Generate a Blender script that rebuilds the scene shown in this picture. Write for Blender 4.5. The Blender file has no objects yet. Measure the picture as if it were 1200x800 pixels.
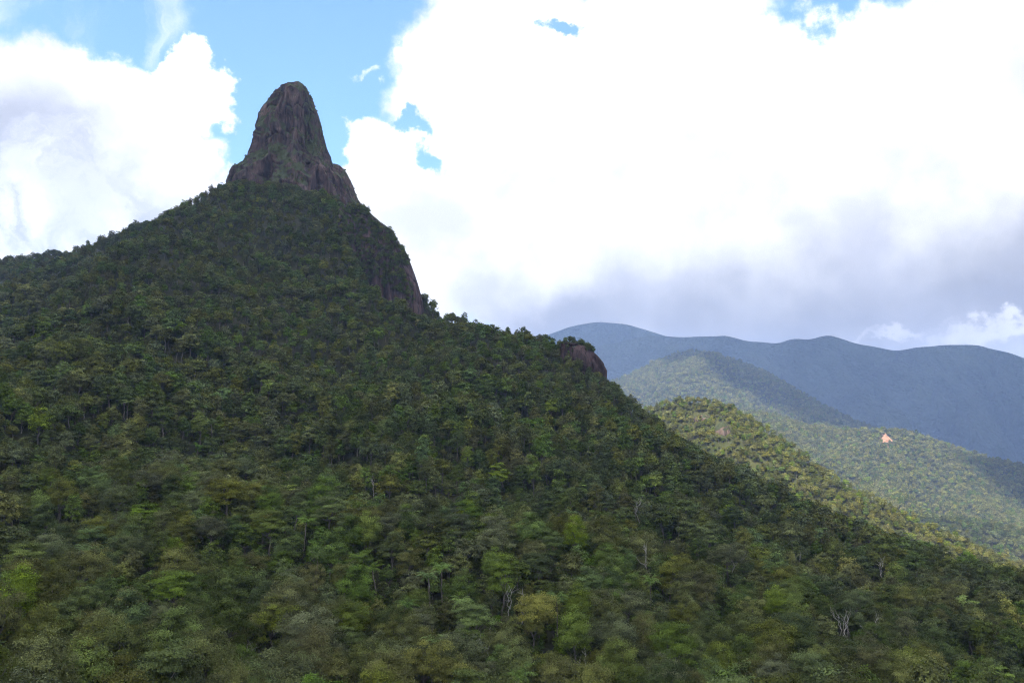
import bpy, math, random
import numpy as np
from mathutils import Vector, Matrix

random.seed(7)
RNG = np.random.default_rng(7)
scene = bpy.context.scene
COL = scene.collection

# ------------------------------------------------------------------ camera
F = 942.0                      # focal length in pixels of the 1200 px wide photograph
PITCH = math.atan((560 - 400) / F)
cam_data = bpy.data.cameras.new("camera")
cam_data.sensor_width = 36.0
cam_data.lens = 36.0 * F / 1200.0
cam_data.clip_start = 0.5
cam_data.clip_end = 60000.0
cam = bpy.data.objects.new("camera", cam_data)
cam.location = (0, 0, 0)
cam.rotation_euler = (math.pi / 2 + PITCH, 0, 0)
COL.objects.link(cam)
scene.camera = cam

# ------------------------------------------------------------------ light
SUN_EL = math.radians(46)
SUN_AZ = math.radians(205)     # from +Y towards +X: behind the camera, a little to its left
SUN = np.array([math.sin(SUN_AZ) * math.cos(SUN_EL), math.cos(SUN_AZ) * math.cos(SUN_EL), math.sin(SUN_EL)])
sun_data = bpy.data.lights.new("sun", 'SUN')
sun_data.energy = 5.0
sun_data.angle = math.radians(0.53)
sun_data.color = (1.0, 0.94, 0.82)
sun = bpy.data.objects.new("sun", sun_data)
sun.rotation_euler = Vector(-SUN).to_track_quat('-Z', 'Y').to_euler()
sun.location = (300, -400, 900)
COL.objects.link(sun)

scene.view_settings.view_transform = 'Standard'
scene.view_settings.look = 'None'
scene.view_settings.gamma = 1.0
scene.view_settings.use_curve_mapping = False
scene.view_settings.exposure = 1.45
SKY_STRENGTH = 0.15

scene.render.engine = 'CYCLES'
cy = scene.cycles
cy.use_denoising = True
cy.denoising_prefilter = 'NONE'
cy.max_bounces = 5
cy.diffuse_bounces = 3
cy.glossy_bounces = 1
cy.transmission_bounces = 2
cy.transparent_max_bounces = 4
cy.volume_bounces = 0
cy.caustics_reflective = False
cy.caustics_refractive = False
cy.filter_width = 1.15
cy.use_adaptive_sampling = True
cy.adaptive_threshold = 0.02


def pixel_dir(px, py):
    """Direction of a photograph pixel in the world, scaled so that its forward (Y) part is 1."""
    u = (px - 600.0) / F
    v = (400.0 - py) / F
    y = math.cos(PITCH) - v * math.sin(PITCH)
    z = math.sin(PITCH) + v * math.cos(PITCH)
    return np.array([u / y, 1.0, z / y])


def at(px, py, depth):
    return pixel_dir(px, py) * depth


def to_pixel(p):
    p = np.atleast_2d(p)
    c, s = math.cos(PITCH), math.sin(PITCH)
    w = p[:, 1] * c + p[:, 2] * s
    v = -p[:, 1] * s + p[:, 2] * c
    return 600 + F * p[:, 0] / w, 400 - F * v / w


# ------------------------------------------------------------------ node helpers
class Nodes:
    def __init__(self, tree):
        self.t = tree
        tree.nodes.clear()

    def new(self, kind, **kw):
        n = self.t.nodes.new(kind)
        for k, v in kw.items():
            if k == 'ins':
                for i, val in v.items():
                    self.put(n.inputs[i], val)
            else:
                setattr(n, k, v)
        return n

    def put(self, sock, val):
        if isinstance(val, bpy.types.NodeSocket):
            self.t.links.new(val, sock)
        elif val is not None:
            sock.default_value = val

    def math(self, op, a, b=None, c=None, clamp=False):
        n = self.t.nodes.new('ShaderNodeMath')
        n.operation = op
        n.use_clamp = clamp
        for i, v in enumerate((a, b, c)):
            if v is not None:
                self.put(n.inputs[i], v)
        return n.outputs[0]

    def vmath(self, op, a, b=None, c=None, out=0):
        n = self.t.nodes.new('ShaderNodeVectorMath')
        n.operation = op
        for i, v in enumerate((a, b, c)):
            if v is not None:
                self.put(n.inputs[i], v)
        return n.outputs['Value'] if out == 'Value' else n.outputs[0]

    def ramp(self, v, lo, hi, a=0.0, b=1.0, smooth=True):
        n = self.t.nodes.new('ShaderNodeMapRange')
        n.interpolation_type = 'SMOOTHSTEP' if smooth else 'LINEAR'
        n.clamp = True
        self.put(n.inputs['Value'], v)
        n.inputs['From Min'].default_value = lo
        n.inputs['From Max'].default_value = hi
        n.inputs['To Min'].default_value = a
        n.inputs['To Max'].default_value = b
        return n.outputs['Result']

    def noise(self, vec, scale, detail=4.0, rough=0.55, distortion=0.0, out='Fac'):
        n = self.t.nodes.new('ShaderNodeTexNoise')
        self.put(n.inputs['Vector'], vec)
        n.inputs['Scale'].default_value = scale
        n.inputs['Detail'].default_value = detail
        n.inputs['Roughness'].default_value = rough
        n.inputs['Distortion'].default_value = distortion
        return n.outputs[out]

    def mix(self, fac, a, b):
        n = self.t.nodes.new('ShaderNodeMix')
        n.data_type = 'RGBA'
        self.put(n.inputs[0], fac)
        self.put(n.inputs[6], a if isinstance(a, bpy.types.NodeSocket) else (*a, 1.0))
        self.put(n.inputs[7], b if isinstance(b, bpy.types.NodeSocket) else (*b, 1.0))
        return n.outputs[2]


# ------------------------------------------------------------------ sky: Nishita sky with clouds
world = bpy.data.worlds.new("World")
scene.world = world
world.use_nodes = True
world.cycles.sampling_method = 'MANUAL'
world.cycles.sample_map_resolution = 512


def build_sky():
    N = Nodes(world.node_tree)
    out = N.new('ShaderNodeOutputWorld')
    bg = N.new('ShaderNodeBackground')
    N.t.links.new(bg.outputs[0], out.inputs[0])
    sky = N.new('ShaderNodeTexSky', sky_type='NISHITA', sun_disc=False, sun_elevation=SUN_EL, sun_rotation=SUN_AZ,
                altitude=200.0, air_density=1.0, dust_density=0.25, ozone_density=1.8)
    d = N.vmath('NORMALIZE', N.new('ShaderNodeTexCoord').outputs['Generated'])
    sep = N.new('ShaderNodeSeparateXYZ', ins={0: d})
    az = N.math('ARCTAN2', sep.outputs[0], sep.outputs[1])
    el = N.math('ARCSINE', sep.outputs[2])
    comb = N.new('ShaderNodeCombineXYZ', ins={0: az, 1: el})
    flat = comb.outputs[0]

    # billows: bend the directions by fractal noise before measuring the cloud masses
    n1 = N.noise(d, 7.0, 9.0, 0.60, out='Color')
    n2 = N.noise(d, 34.0, 6.0, 0.62, out='Color')
    w = N.vmath('MULTIPLY_ADD', N.vmath('SUBTRACT', n1, (0.5, 0.5, 0.5)), (0.20, 0.17, 0.0), flat)
    warp = N.vmath('MULTIPLY_ADD', N.vmath('SUBTRACT', n2, (0.5, 0.5, 0.5)), (0.055, 0.05, 0.0), w)

    def blob(coords, px, py, rx, ry):
        v = pixel_dir(px, py)
        v = v / np.linalg.norm(v)
        a0, e0 = math.atan2(v[0], v[1]), math.asin(v[2])
        k = 0.97 / F
        sx, sy = 1.0 / (rx * k), 1.0 / (ry * k)
        q = N.vmath('MULTIPLY_ADD', coords, (sx, sy, 0.0), (-a0 * sx, -e0 * sy, 0.0))
        return N.math('SUBTRACT', 1.0, N.vmath('LENGTH', q, out='Value'))

    def union(coords, blobs, k=0.25):
        acc = None
        for b in blobs:
            f = blob(coords, *b)
            acc = f if acc is None else N.math('SMOOTH_MAX', acc, f, k)
        return acc

    masses = [(20, 200, 150, 150), (60, 120, 95, 78), (140, 150, 100, 78), (228, 116, 46, 42), (185, 225, 88, 95), (60, 290, 260, 70),
              (430, 195, 46, 52), (500, 290, 135, 110), (590, 120, 165, 140), (505, 95, 62, 62), (610, 20, 120, 60), (800, 140, 330, 150),
              (850, 300, 470, 140), (1130, 160, 280, 180), (760, 10, 170, 50), (1120, 10, 120, 60), (1080, 420, 330, 80)]
    field = union(warp, masses, 0.12)
    holes = union(warp, [(490, 186, 22, 12), (466, 150, 18, 10), (660, 27, 15, 8), (972, -4, 62, 24)], 0.05)
    field = N.math('MINIMUM', field, N.math('MULTIPLY', holes, -0.32))
    # outside this view: added broken cloud, brightened to light the slope
    away = N.math('MAXIMUM', N.ramp(N.math('ABSOLUTE', az), 0.68, 0.95), N.ramp(el, 0.66, 0.85))
    broken = N.math('MULTIPLY', N.math('SUBTRACT', N.noise(d, 2.3, 8.0, 0.55), 0.46), 3.0)
    field = N.math('ADD', N.math('MULTIPLY', field, N.math('SUBTRACT', 1.0, away)), N.math('MULTIPLY', broken, away))
    cover = N.ramp(field, -0.06, 0.20)
    # thin high cirrus
    cir = N.ramp(N.noise(N.vmath('MULTIPLY', w, (9.0, 4.0, 1.0)), 2.2, 7.0, 0.6), 0.42, 0.80, 0.0, 0.5)
    cir = N.math('MULTIPLY', cir, N.math('MAXIMUM', N.ramp(union(w, [(150, 25, 110, 60), (60, 0, 120, 50)], 0.2), 0.0, 0.6), away))
    cir = N.math('MAXIMUM', cir, N.math('MULTIPLY', N.ramp(union(warp, [(417, 89, 15, 8)], 0.1), 0.0, 0.9), 0.5))
    cover = N.math('MAXIMUM', cover, cir)

    grey = union(w, [(900, 395, 420, 140), (1220, 345, 290, 130), (680, 392, 190, 75)], 0.4)
    grey = N.math('MULTIPLY', N.ramp(grey, 0.0, 0.85), 1.0)
    left = N.math('MULTIPLY', N.ramp(N.noise(w, 11.0, 6.0, 0.6), 0.40, 0.60, 0.25, 1.0), N.math('MULTIPLY', N.ramp(union(w, [(20, 215, 170, 120), (110, 255, 130, 80)], 0.3), 0.0, 0.6), 1.0))
    grey = N.math('MAXIMUM', grey, left)
    grey = N.math('MULTIPLY', grey, N.ramp(N.noise(d, 13.0, 6.0, 0.55), 0.30, 0.62, 0.8, 1.0))
    bright = N.ramp(union(warp, [(1165, 402, 80, 14), (1060, 394, 55, 9)], 0.2), 0.0, 0.7)
    grey = N.math('MULTIPLY', grey, N.math('SUBTRACT', 1.0, N.math('MULTIPLY', bright, 0.9)))
    white = N.mix(N.ramp(N.noise(d, 9.0, 5.0), 0.35, 0.6), (0.46, 0.46, 0.49), (0.66, 0.655, 0.65))
    white = N.mix(away, white, (1.15, 1.14, 1.13))
    white = N.mix(N.ramp(el, 0.75, 1.2), white, (2.3, 2.27, 2.2))  # unseen cloud overhead, brightened further as top light on the forest
    body = N.mix(grey, white, (0.250, 0.248, 0.256))
    clear = N.vmath('MULTIPLY', sky.outputs[0], (SKY_STRENGTH * 0.74, SKY_STRENGTH * 0.93, SKY_STRENGTH * 1.04))
    N.t.links.new(N.mix(cover, clear, body), bg.inputs[0])
    bg.inputs[1].default_value = 1.0


build_sky()


# ------------------------------------------------------------------ numpy noise
def _hash(ix, iy, iz, seed):
    h = (ix.astype(np.int64) * 374761393 + iy.astype(np.int64) * 668265263 + iz.astype(np.int64) * 2147483647 + seed * 144665) & 0xffffffff
    h = ((h ^ (h >> 13)) * 1274126177) & 0xffffffff
    h = ((h ^ (h >> 15)) * 2246822519) & 0xffffffff
    return ((h ^ (h >> 16)) & 0xffffff) / float(0xffffff) * 2 - 1


def vnoise(x, y, z, seed=0):
    ix, iy, iz = np.floor(x), np.floor(y), np.floor(z)
    fx, fy, fz = x - ix, y - iy, z - iz
    fx, fy, fz = (f * f * f * (f * (f * 6 - 15) + 10) for f in (fx, fy, fz))
    r = 0
    for dx in (0, 1):
        for dy in (0, 1):
            for dz in (0, 1):
                wgt = (fx if dx else 1 - fx) * (fy if dy else 1 - fy) * (fz if dz else 1 - fz)
                r = r + wgt * _hash(ix + dx, iy + dy, iz + dz, seed)
    return r


def fbm(x, y, z=None, octaves=4, seed=0, gain=0.5, lac=2.03):
    x, y = np.asarray(x, float), np.asarray(y, float)
    z = np.zeros_like(x) if z is None else np.asarray(z, float)
    s, a, f = 0, 1.0, 1.0
    for o in range(octaves):
        s = s + a * vnoise(x * f + 17.3 * o, y * f - 9.1 * o, z * f + 4.7 * o, seed + o)
        a *= gain
        f *= lac
    return s


def ridged(x, y, octaves=4, seed=0):
    s, a, f = 0, 1.0, 1.0
    for o in range(octaves):
        s = s + a * (1 - 2 * np.abs(vnoise(np.asarray(x) * f + 31.7 * o, np.asarray(y) * f, np.zeros_like(x), seed + o)))
        a *= 0.5
        f *= 2.05
    return s


# ------------------------------------------------------------------ mesh helpers
def mesh_np(name, verts, faces, mats=(), mat_idx=None, smooth=False, attrs=None):
    """faces: (M,k) array of one size or a list of such arrays."""
    me = bpy.data.meshes.new(name)
    if not isinstance(faces, list):
        faces = [faces]
    faces = [np.asarray(f, dtype=np.int32) for f in faces if len(f)]
    loops = np.concatenate([f.ravel() for f in faces])
    totals = np.concatenate([np.full(len(f), f.shape[1], np.int32) for f in faces])
    starts = np.concatenate([[0], np.cumsum(totals)[:-1]]).astype(np.int32)
    me.vertices.add(len(verts))
    me.vertices.foreach_set('co', np.asarray(verts, np.float32).ravel())
    me.loops.add(len(loops))
    me.loops.foreach_set('vertex_index', loops)
    me.polygons.add(len(totals))
    me.polygons.foreach_set('loop_start', starts)
    me.polygons.foreach_set('loop_total', totals)
    if mat_idx is not None:
        me.polygons.foreach_set('material_index', np.asarray(mat_idx, np.int32))
    me.polygons.foreach_set('use_smooth', np.full(len(totals), smooth))
    for m in mats:
        me.materials.append(m)
    me.update(calc_edges=True)
    for k, (dom, typ, vals) in (attrs or {}).items():
        a = me.attributes.new(k, typ, dom)
        a.data.foreach_set('value' if typ in ('FLOAT', 'INT') else 'vector', np.asarray(vals).ravel())
    return me


def link(name, data, parent=None, **props):
    o = bpy.data.objects.new(name, data)
    COL.objects.link(o)
    if parent is not None:
        o.parent = parent
    for k, v in props.items():
        o[k] = v
    return o


def grid_faces(nu, nv, wrap=False):
    i, j = np.meshgrid(np.arange(nu - 1), np.arange(nv if wrap else nv - 1), indexing='ij')
    j2 = (j + 1) % nv
    return np.stack([i * nv + j, i * nv + j2, (i + 1) * nv + j2, (i + 1) * nv + j], -1).reshape(-1, 4)


# ------------------------------------------------------------------ materials
def material(name):
    m = bpy.data.materials.new(name)
    m.use_nodes = True
    return m, Nodes(m.node_tree)


def leaf_material(name, col, tip=None, vary=0.30, trans=0.22):
    m, N = material(name)
    out = N.new('ShaderNodeOutputMaterial')
    leaf = N.new('ShaderNodeAttribute', attribute_name='leaf_tone').outputs['Fac']
    rnd = N.new('ShaderNodeObjectInfo').outputs['Random']
    tip = tip or tuple(min(1, c * 1.75) for c in col)
    c = N.mix(N.ramp(leaf, 0.25, 1.0, smooth=False), tuple(x * 0.62 for x in col), tip)
    h = N.new('ShaderNodeHueSaturation')
    N.put(h.inputs['Color'], c)
    N.put(h.inputs['Hue'], N.math('MULTIPLY_ADD', rnd, 0.030, 0.485))
    frac = N.math('FRACT', N.math('MULTIPLY', rnd, 7.31))
    N.put(h.inputs['Value'], N.math('MULTIPLY_ADD', frac, 2 * vary, 1.0 - vary))
    N.put(h.inputs['Saturation'], N.math('MULTIPLY_ADD', N.math('FRACT', N.math('MULTIPLY', rnd, 13.7)), 0.30, 0.84))
    p = N.new('ShaderNodeBsdfPrincipled', ins={'Base Color': h.outputs[0], 'Roughness': 0.65, 'Specular IOR Level': 0.10})
    t = N.new('ShaderNodeBsdfTranslucent', ins={'Color': h.outputs[0]})
    mx = N.new('ShaderNodeMixShader', ins={0: trans, 1: p.outputs[0], 2: t.outputs[0]})
    N.put(out.inputs[0], mx.outputs[0])
    return m


def bark_material(name, a, b):
    m, N = material(name)
    out = N.new('ShaderNodeOutputMaterial')
    co = N.new('ShaderNodeTexCoord').outputs['Object']
    c = N.mix(N.ramp(N.noise(N.vmath('MULTIPLY', co, (6, 6, 1.2)), 1.0, 4.0), 0.35, 0.65), a, b)
    N.put(out.inputs[0], N.new('ShaderNodeBsdfPrincipled', ins={'Base Color': c, 'Roughness': 0.9}).outputs[0])
    return m


def ground_material(name, a, b, scale=0.05):
    m, N = material(name)
    out = N.new('ShaderNodeOutputMaterial')
    pos = N.new('ShaderNodeNewGeometry').outputs['Position']
    c = N.mix(N.ramp(N.noise(pos, scale, 8.0, 0.65), 0.35, 0.65), a, b)
    bump = N.new('ShaderNodeBump', ins={'Strength': 0.6, 'Distance': 1.0, 'Height': N.noise(pos, scale * 6, 6.0, 0.6)})
    N.put(out.inputs[0], N.new('ShaderNodeBsdfPrincipled', ins={'Base Color': c, 'Roughness': 0.95, 'Specular IOR Level': 0.1, 'Normal': bump.outputs[0]}).outputs[0])
    return m


def canopy_material(name, a, b, size, fold=0.0):
    """Hill far enough away that a tree is a pixel: canopy of lumps of about SIZE metres."""
    m, N = material(name)
    out = N.new('ShaderNodeOutputMaterial')
    pos = N.new('ShaderNodeNewGeometry').outputs['Position']
    big = N.ramp(N.noise(pos, 0.0035, 5.0, 0.6), 0.35, 0.65)
    fine = N.ramp(N.noise(pos, 1.0 / size, 3.0, 0.6), 0.3, 0.7)
    c = N.mix(N.math('MULTIPLY_ADD', fine, 0.6, N.math('MULTIPLY', big, 0.4)), a, b)
    v = N.new('ShaderNodeTexVoronoi', ins={'Vector': pos, 'Scale': 1.0 / size})
    bump = N.new('ShaderNodeBump', ins={'Strength': 1.0, 'Distance': size * 0.8, 'Height': N.math('SUBTRACT', 1.0, v.outputs['Distance'])})
    if fold:
        f = N.noise(N.vmath('MULTIPLY', pos, (1.0, 0.45, 0.6)), 1.0 / 330.0, 6.0, 0.55, 0.6)
        f = N.math('ABSOLUTE', N.math('SUBTRACT', f, 0.5))
        N.put(bump.inputs['Normal'], N.new('ShaderNodeBump', ins={'Strength': 1.0, 'Distance': fold, 'Height': f}).outputs[0])
    N.put(out.inputs[0], N.new('ShaderNodeBsdfPrincipled', ins={'Base Color': c, 'Roughness': 0.9, 'Specular IOR Level': 0.1, 'Normal': bump.outputs[0]}).outputs[0])
    return m


def rock_material(name, dark, mid, light, moss=0.5, moss_col=(0.035, 0.042, 0.016)):
    m, N = material(name)
    out = N.new('ShaderNodeOutputMaterial')
    geo = N.new('ShaderNodeNewGeometry')
    pos = geo.outputs['Position']
    streak = N.noise(N.vmath('MULTIPLY', pos, (0.16, 0.16, 0.014)), 1.0, 6.0, 0.6, 0.3)
    fine = N.noise(N.vmath('MULTIPLY', pos, (0.55, 0.55, 0.09)), 1.0, 6.0, 0.65)
    blotch = N.noise(pos, 0.035, 5.0, 0.6)
    c = N.mix(N.ramp(streak, 0.36, 0.62), dark, mid)
    c = N.mix(N.math('MULTIPLY', N.ramp(N.math('ADD', blotch, N.math('MULTIPLY', streak, 0.5)), 0.76, 0.95), 0.8), c, light)
    c = N.mix(N.math('MULTIPLY', N.ramp(fine, 0.5, 0.62), 0.65), c, tuple(x * 0.4 for x in dark))
    nz = N.new('ShaderNodeSeparateXYZ', ins={0: geo.outputs['Normal']}).outputs[2]
    mm = N.math('ADD', N.math('MULTIPLY', nz, 0.6), N.math('SUBTRACT', N.noise(pos, 0.09, 6.0, 0.65), 0.5))
    mm = N.math('ADD', mm, N.math('MULTIPLY', N.math('SUBTRACT', N.noise(N.vmath('ADD', pos, (31.0, 0.0, 12.0)), 0.022, 3.0, 0.5), 0.5), 1.5))
    mm = N.ramp(mm, 0.42 - moss * 0.35, 0.56 - moss * 0.35)
    mc = N.mix(N.noise(pos, 0.5, 4.0), tuple(x * 0.5 for x in moss_col), tuple(x * 1.6 for x in moss_col))
    c = N.mix(mm, c, mc)
    h = N.math('ADD', N.math('MULTIPLY', streak, 1.6), fine)
    bump = N.new('ShaderNodeBump', ins={'Strength': 0.9, 'Distance': 2.0, 'Height': h})
    N.put(out.inputs[0], N.new('ShaderNodeBsdfPrincipled', ins={'Base Color': c, 'Roughness': 0.85, 'Specular IOR Level': 0.25, 'Normal': bump.outputs[0]}).outputs[0])
    return m


TINTS = {
    'dark green': leaf_material('leaf_dark_green', (0.064, 0.082, 0.020)),
    'olive green': leaf_material('leaf_olive', (0.100, 0.106, 0.025)),
    'grey-green': leaf_material('leaf_grey_green', (0.092, 0.105, 0.038)),
    'mid-green': leaf_material('leaf_mid_green', (0.080, 0.114, 0.022)),
    'brownish': leaf_material('leaf_brownish', (0.095, 0.096, 0.029)),
    'pale olive': leaf_material('leaf_pale_olive', (0.150, 0.150, 0.040)),  # lightened leaf colour that makes the hill forests look sunlit
    'lime green': leaf_material('leaf_lime', (0.122, 0.158, 0.026), vary=0.25),
    'yellow-green': leaf_material('leaf_yellow_green', (0.165, 0.165, 0.032), vary=0.25),
}
PALM_LEAF = leaf_material('leaf_palm', (0.115, 0.16, 0.035), vary=0.2)
PALM_DARK = leaf_material('leaf_palm_dark', (0.085, 0.13, 0.025), vary=0.25)
BARK = bark_material('bark', (0.06, 0.05, 0.04), (0.13, 0.11, 0.09))
PALE_BARK = bark_material('pale_bark', (0.20, 0.18, 0.15), (0.34, 0.31, 0.27))
SOIL = ground_material('forest_floor', (0.022, 0.026, 0.012), (0.045, 0.042, 0.022))
ROCK = rock_material('pinnacle_rock', (0.024, 0.015, 0.014), (0.074, 0.046, 0.040), (0.16, 0.105, 0.088), 0.60, (0.036, 0.044, 0.014))
CLIFF = rock_material('cliff_rock', (0.030, 0.018, 0.017), (0.078, 0.046, 0.042), (0.16, 0.11, 0.10), 0.45)
PALE_ROCK = rock_material('pale_rock', (0.075, 0.052, 0.042), (0.17, 0.12, 0.098), (0.33, 0.25, 0.21), 0.35)


# ------------------------------------------------------------------ terrain of the mountain
CANOPY = 9.8
ctrl = []


def cp(px, py, depth, dz=-CANOPY):
    p = at(px, py, depth)
    ctrl.append((p[0], p[1], p[2] + dz))
    return p


crest_right = [(1330, 690, 285), (1200, 667, 330), (1100, 640, 365), (1000, 593, 405), (900, 555, 445), (800, 503, 485), (755, 466, 500), (712, 440, 520),
               (680, 420, 545), (650, 404, 565), (600, 394, 590), (540, 368, 625), (530, 362, 650), (510, 340, 700)]
crest_top = [(432, 275, 735), (418, 252, 750), (395, 232, 760), (350, 222, 770), (300, 214, 765), (270, 214, 750)]
crest_left = [(240, 224, 725), (200, 244, 690), (165, 267, 640), (130, 297, 590), (100, 322, 540), (60, 348, 480), (0, 388, 400), (-150, 470, 310)]
for c in crest_right + crest_left:
    p = cp(*c, dz=-CANOPY - (8.0 if c[0] >= 900 else 4.0 if c[0] >= 755 else 0.0))
    n = p[:2] / np.linalg.norm(p[:2])
    for dist, dz in ((60, -28), (150, -95), (320, -200)):
        q = p[:2] + n * dist
        ctrl.append((q[0], q[1], p[2] - CANOPY + dz))
for c in crest_top:
    p = cp(*c)
    n = p[:2] / np.linalg.norm(p[:2])
    for dist, dz in ((110, 8), (230, -70), (420, -190)):
        q = p[:2] + n * dist
        ctrl.append((q[0], q[1], p[2] - CANOPY + dz))
for row in [
    [(-200, 800, 78), (0, 800, 82), (200, 800, 92), (400, 800, 102), (600, 800, 116), (800, 800, 128), (1000, 800, 138), (1200, 800, 152), (1400, 800, 165)],
    [(-200, 700, 100), (0, 700, 112), (200, 700, 126), (400, 700, 146), (600, 700, 166), (800, 700, 186), (1000, 700, 212), (1200, 715, 245)],
    [(-100, 600, 150), (0, 600, 160), (200, 600, 184), (400, 600, 208), (600, 600, 238), (800, 600, 285), (940, 600, 350)],
    [(-100, 500, 225), (0, 500, 236), (200, 500, 275), (400, 500, 308), (600, 500, 355), (740, 500, 430)],
    [(0, 430, 330), (150, 420, 370), (300, 420, 405), (480, 420, 455), (620, 430, 480)],
    [(120, 350, 480), (200, 350, 485), (330, 350, 525), (430, 360, 560), (480, 385, 580)],
    [(190, 290, 610), (260, 290, 610), (340, 290, 635), (410, 302, 640)],
    [(497, 404, 652), (470, 380, 655), (442, 350, 658), (415, 312, 660), (472, 372, 690), (450, 338, 700)],
    [(655, 409, 516), (670, 418, 508), (685, 427, 504), (700, 435, 502), (712, 441, 505)],
    [(250, 245, 690), (310, 240, 700), (370, 245, 705), (410, 262, 700)],
]:
    for c in row:
        cp(*c)
for p in [(0, 0, -6), (0, 22, -20), (-40, 40, -28), (10, 45, -28), (40, 30, -25), (0, -60, -4), (-120, -60, -10), (120, -60, -12), (90, 60, -36), (-80, 40, -30), (300, 0, -60), (-300, 0, -20)]:
    ctrl.append(p)
C3 = np.array(ctrl)
S = 100.0
nC = len(C3)
A = np.zeros((nC + 3, nC + 3))
D = np.linalg.norm(C3[:, None, :2] - C3[None, :, :2], axis=2) / S
A[:nC, :nC] = np.sqrt(D ** 2 + 0.04) + np.eye(nC) * -0.02
A[:nC, nC] = 1
A[:nC, nC + 1:] = C3[:, :2] / S
A[nC:, :nC] = A[:nC, nC:].T
SOL = np.linalg.solve(A, np.concatenate([C3[:, 2], [0, 0, 0]]))

GX = np.arange(-900, 901, 6.0)
GY = np.arange(-120, 1301, 6.0)


CREST = np.array([at(*c)[:2] for c in crest_right + crest_top + crest_left])


def height_raw(x, y):
    x, y = np.asarray(x, float), np.asarray(y, float)
    h = SOL[nC] + SOL[nC + 1] * x / S + SOL[nC + 2] * y / S
    for k in range(nC):
        h = h + SOL[k] * np.sqrt(((x - C3[k, 0]) ** 2 + (y - C3[k, 1]) ** 2) / S ** 2 + 0.04)
    amp = np.clip((y - 60) / 200, 0.15, 1.0)
    calm = np.full(x.shape, 1e9)
    for a, b in zip(CREST[:-1], CREST[1:]):
        e = b - a
        t = np.clip(((x - a[0]) * e[0] + (y - a[1]) * e[1]) / (e @ e), 0, 1)
        calm = np.minimum(calm, np.hypot(x - a[0] - t * e[0], y - a[1] - t * e[1]))
    amp = amp * np.clip((calm - 10) / 60, 0.2, 1.0)
    h = h + amp * (9.0 * fbm(x / 95, y / 95, octaves=3, seed=3) + 6.5 * (ridged(x / 48 + 3, y / 48 + 0.5 * x / 48, 2, 9) - 0.3))
    return h


gx, gy = np.meshgrid(GX, GY, indexing='ij')
HZ = height_raw(gx, gy)
HZ = np.maximum(HZ, -260 + 0 * HZ)


def height(x, y):
    x, y = np.asarray(x, float), np.asarray(y, float)
    u = np.clip((x - GX[0]) / 6.0, 0, len(GX) - 1.001)
    v = np.clip((y - GY[0]) / 6.0, 0, len(GY) - 1.001)
    i, j = u.astype(int), v.astype(int)
    a, b = u - i, v - j
    return (HZ[i, j] * (1 - a) * (1 - b) + HZ[i + 1, j] * a * (1 - b) + HZ[i, j + 1] * (1 - a) * b + HZ[i + 1, j + 1] * a * b)


link('mountain', mesh_np('mountain', np.stack([gx, gy, HZ], -1).reshape(-1, 3), grid_faces(len(GX), len(GY))[:, ::-1], [SOIL], smooth=True), kind='structure')

# the wide valley floor under everything, out to the horizon
gs = 14000.0
link('ground', mesh_np('ground', [(-gs, -gs, -300), (gs, -gs, -300), (gs, gs, -300), (-gs, gs, -300)], np.array([[0, 1, 2, 3]]), [SOIL]), kind='structure')


# ------------------------------------------------------------------ farther hills: crest lines with spurred flanks
def hill(name, crest, mat, front, back, span_front, span_back, step_u, step_v, spur, spur_len, seed, dz=0.0, crest_noise=0.0):
    P = np.array([at(px, py, dep) for px, py, dep in crest])
    P[:, 2] += dz
    x0, x1 = P[0, 0], P[-1, 0]
    xs = np.arange(x0, x1, step_u)
    # smooth the crest a little so it has no corners
    yc, zc = np.interp(xs, P[:, 0], P[:, 1]), np.interp(xs, P[:, 0], P[:, 2])
    k = max(3, int(spur_len * 0.12 / step_u) | 1)
    ker = np.hanning(k + 2)[1:-1]
    ker /= ker.sum()
    pad = k // 2
    yc = np.convolve(np.pad(yc, pad, 'edge'), ker, 'valid')
    zc = np.convolve(np.pad(zc, pad, 'edge'), ker, 'valid')
    zc = zc + crest_noise * fbm(xs / (spur_len * 0.35), xs * 0, octaves=3, seed=seed + 5)
    vs = np.concatenate([np.arange(-span_front, 0, step_v), np.arange(0, span_back + 1, step_v)])
    X, V = np.meshgrid(xs, vs, indexing='ij')
    Y = yc[:, None] + V
    wob = spur_len * 0.35 * fbm(X / spur_len, Y / spur_len, octaves=2, seed=seed + 11)
    prof = np.where(V < 0, -V * front, V * back)
    grow = np.clip(np.abs(V) / (spur_len * 0.8), 0, 1)
    spurs = ridged((X + wob) / spur_len, (Y * 0.35 + wob * 0.5) / spur_len, 4, seed)
    Z = zc[:, None] - prof + spur * grow * (spurs - (0.9 if spur < 150 else 1.5))
    Z = np.maximum(Z, -299)
    o = link(name, mesh_np(name, np.stack([X, Y, Z], -1).reshape(-1, 3), grid_faces(len(xs), len(vs))[:, ::-1], [mat], smooth=True), kind='structure')
    return o, X, Y, Z


HILL_SOIL = ground_material('hill_floor', (0.03, 0.036, 0.014), (0.06, 0.062, 0.025), 0.02)
FAR_CANOPY = canopy_material('far_canopy', (0.030, 0.045, 0.017), (0.075, 0.09, 0.035), 14.0)
FAR_CANOPY_BIG = canopy_material('far_range_canopy', (0.022, 0.036, 0.016), (0.052, 0.068, 0.030), 22.0, fold=420.0)

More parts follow.
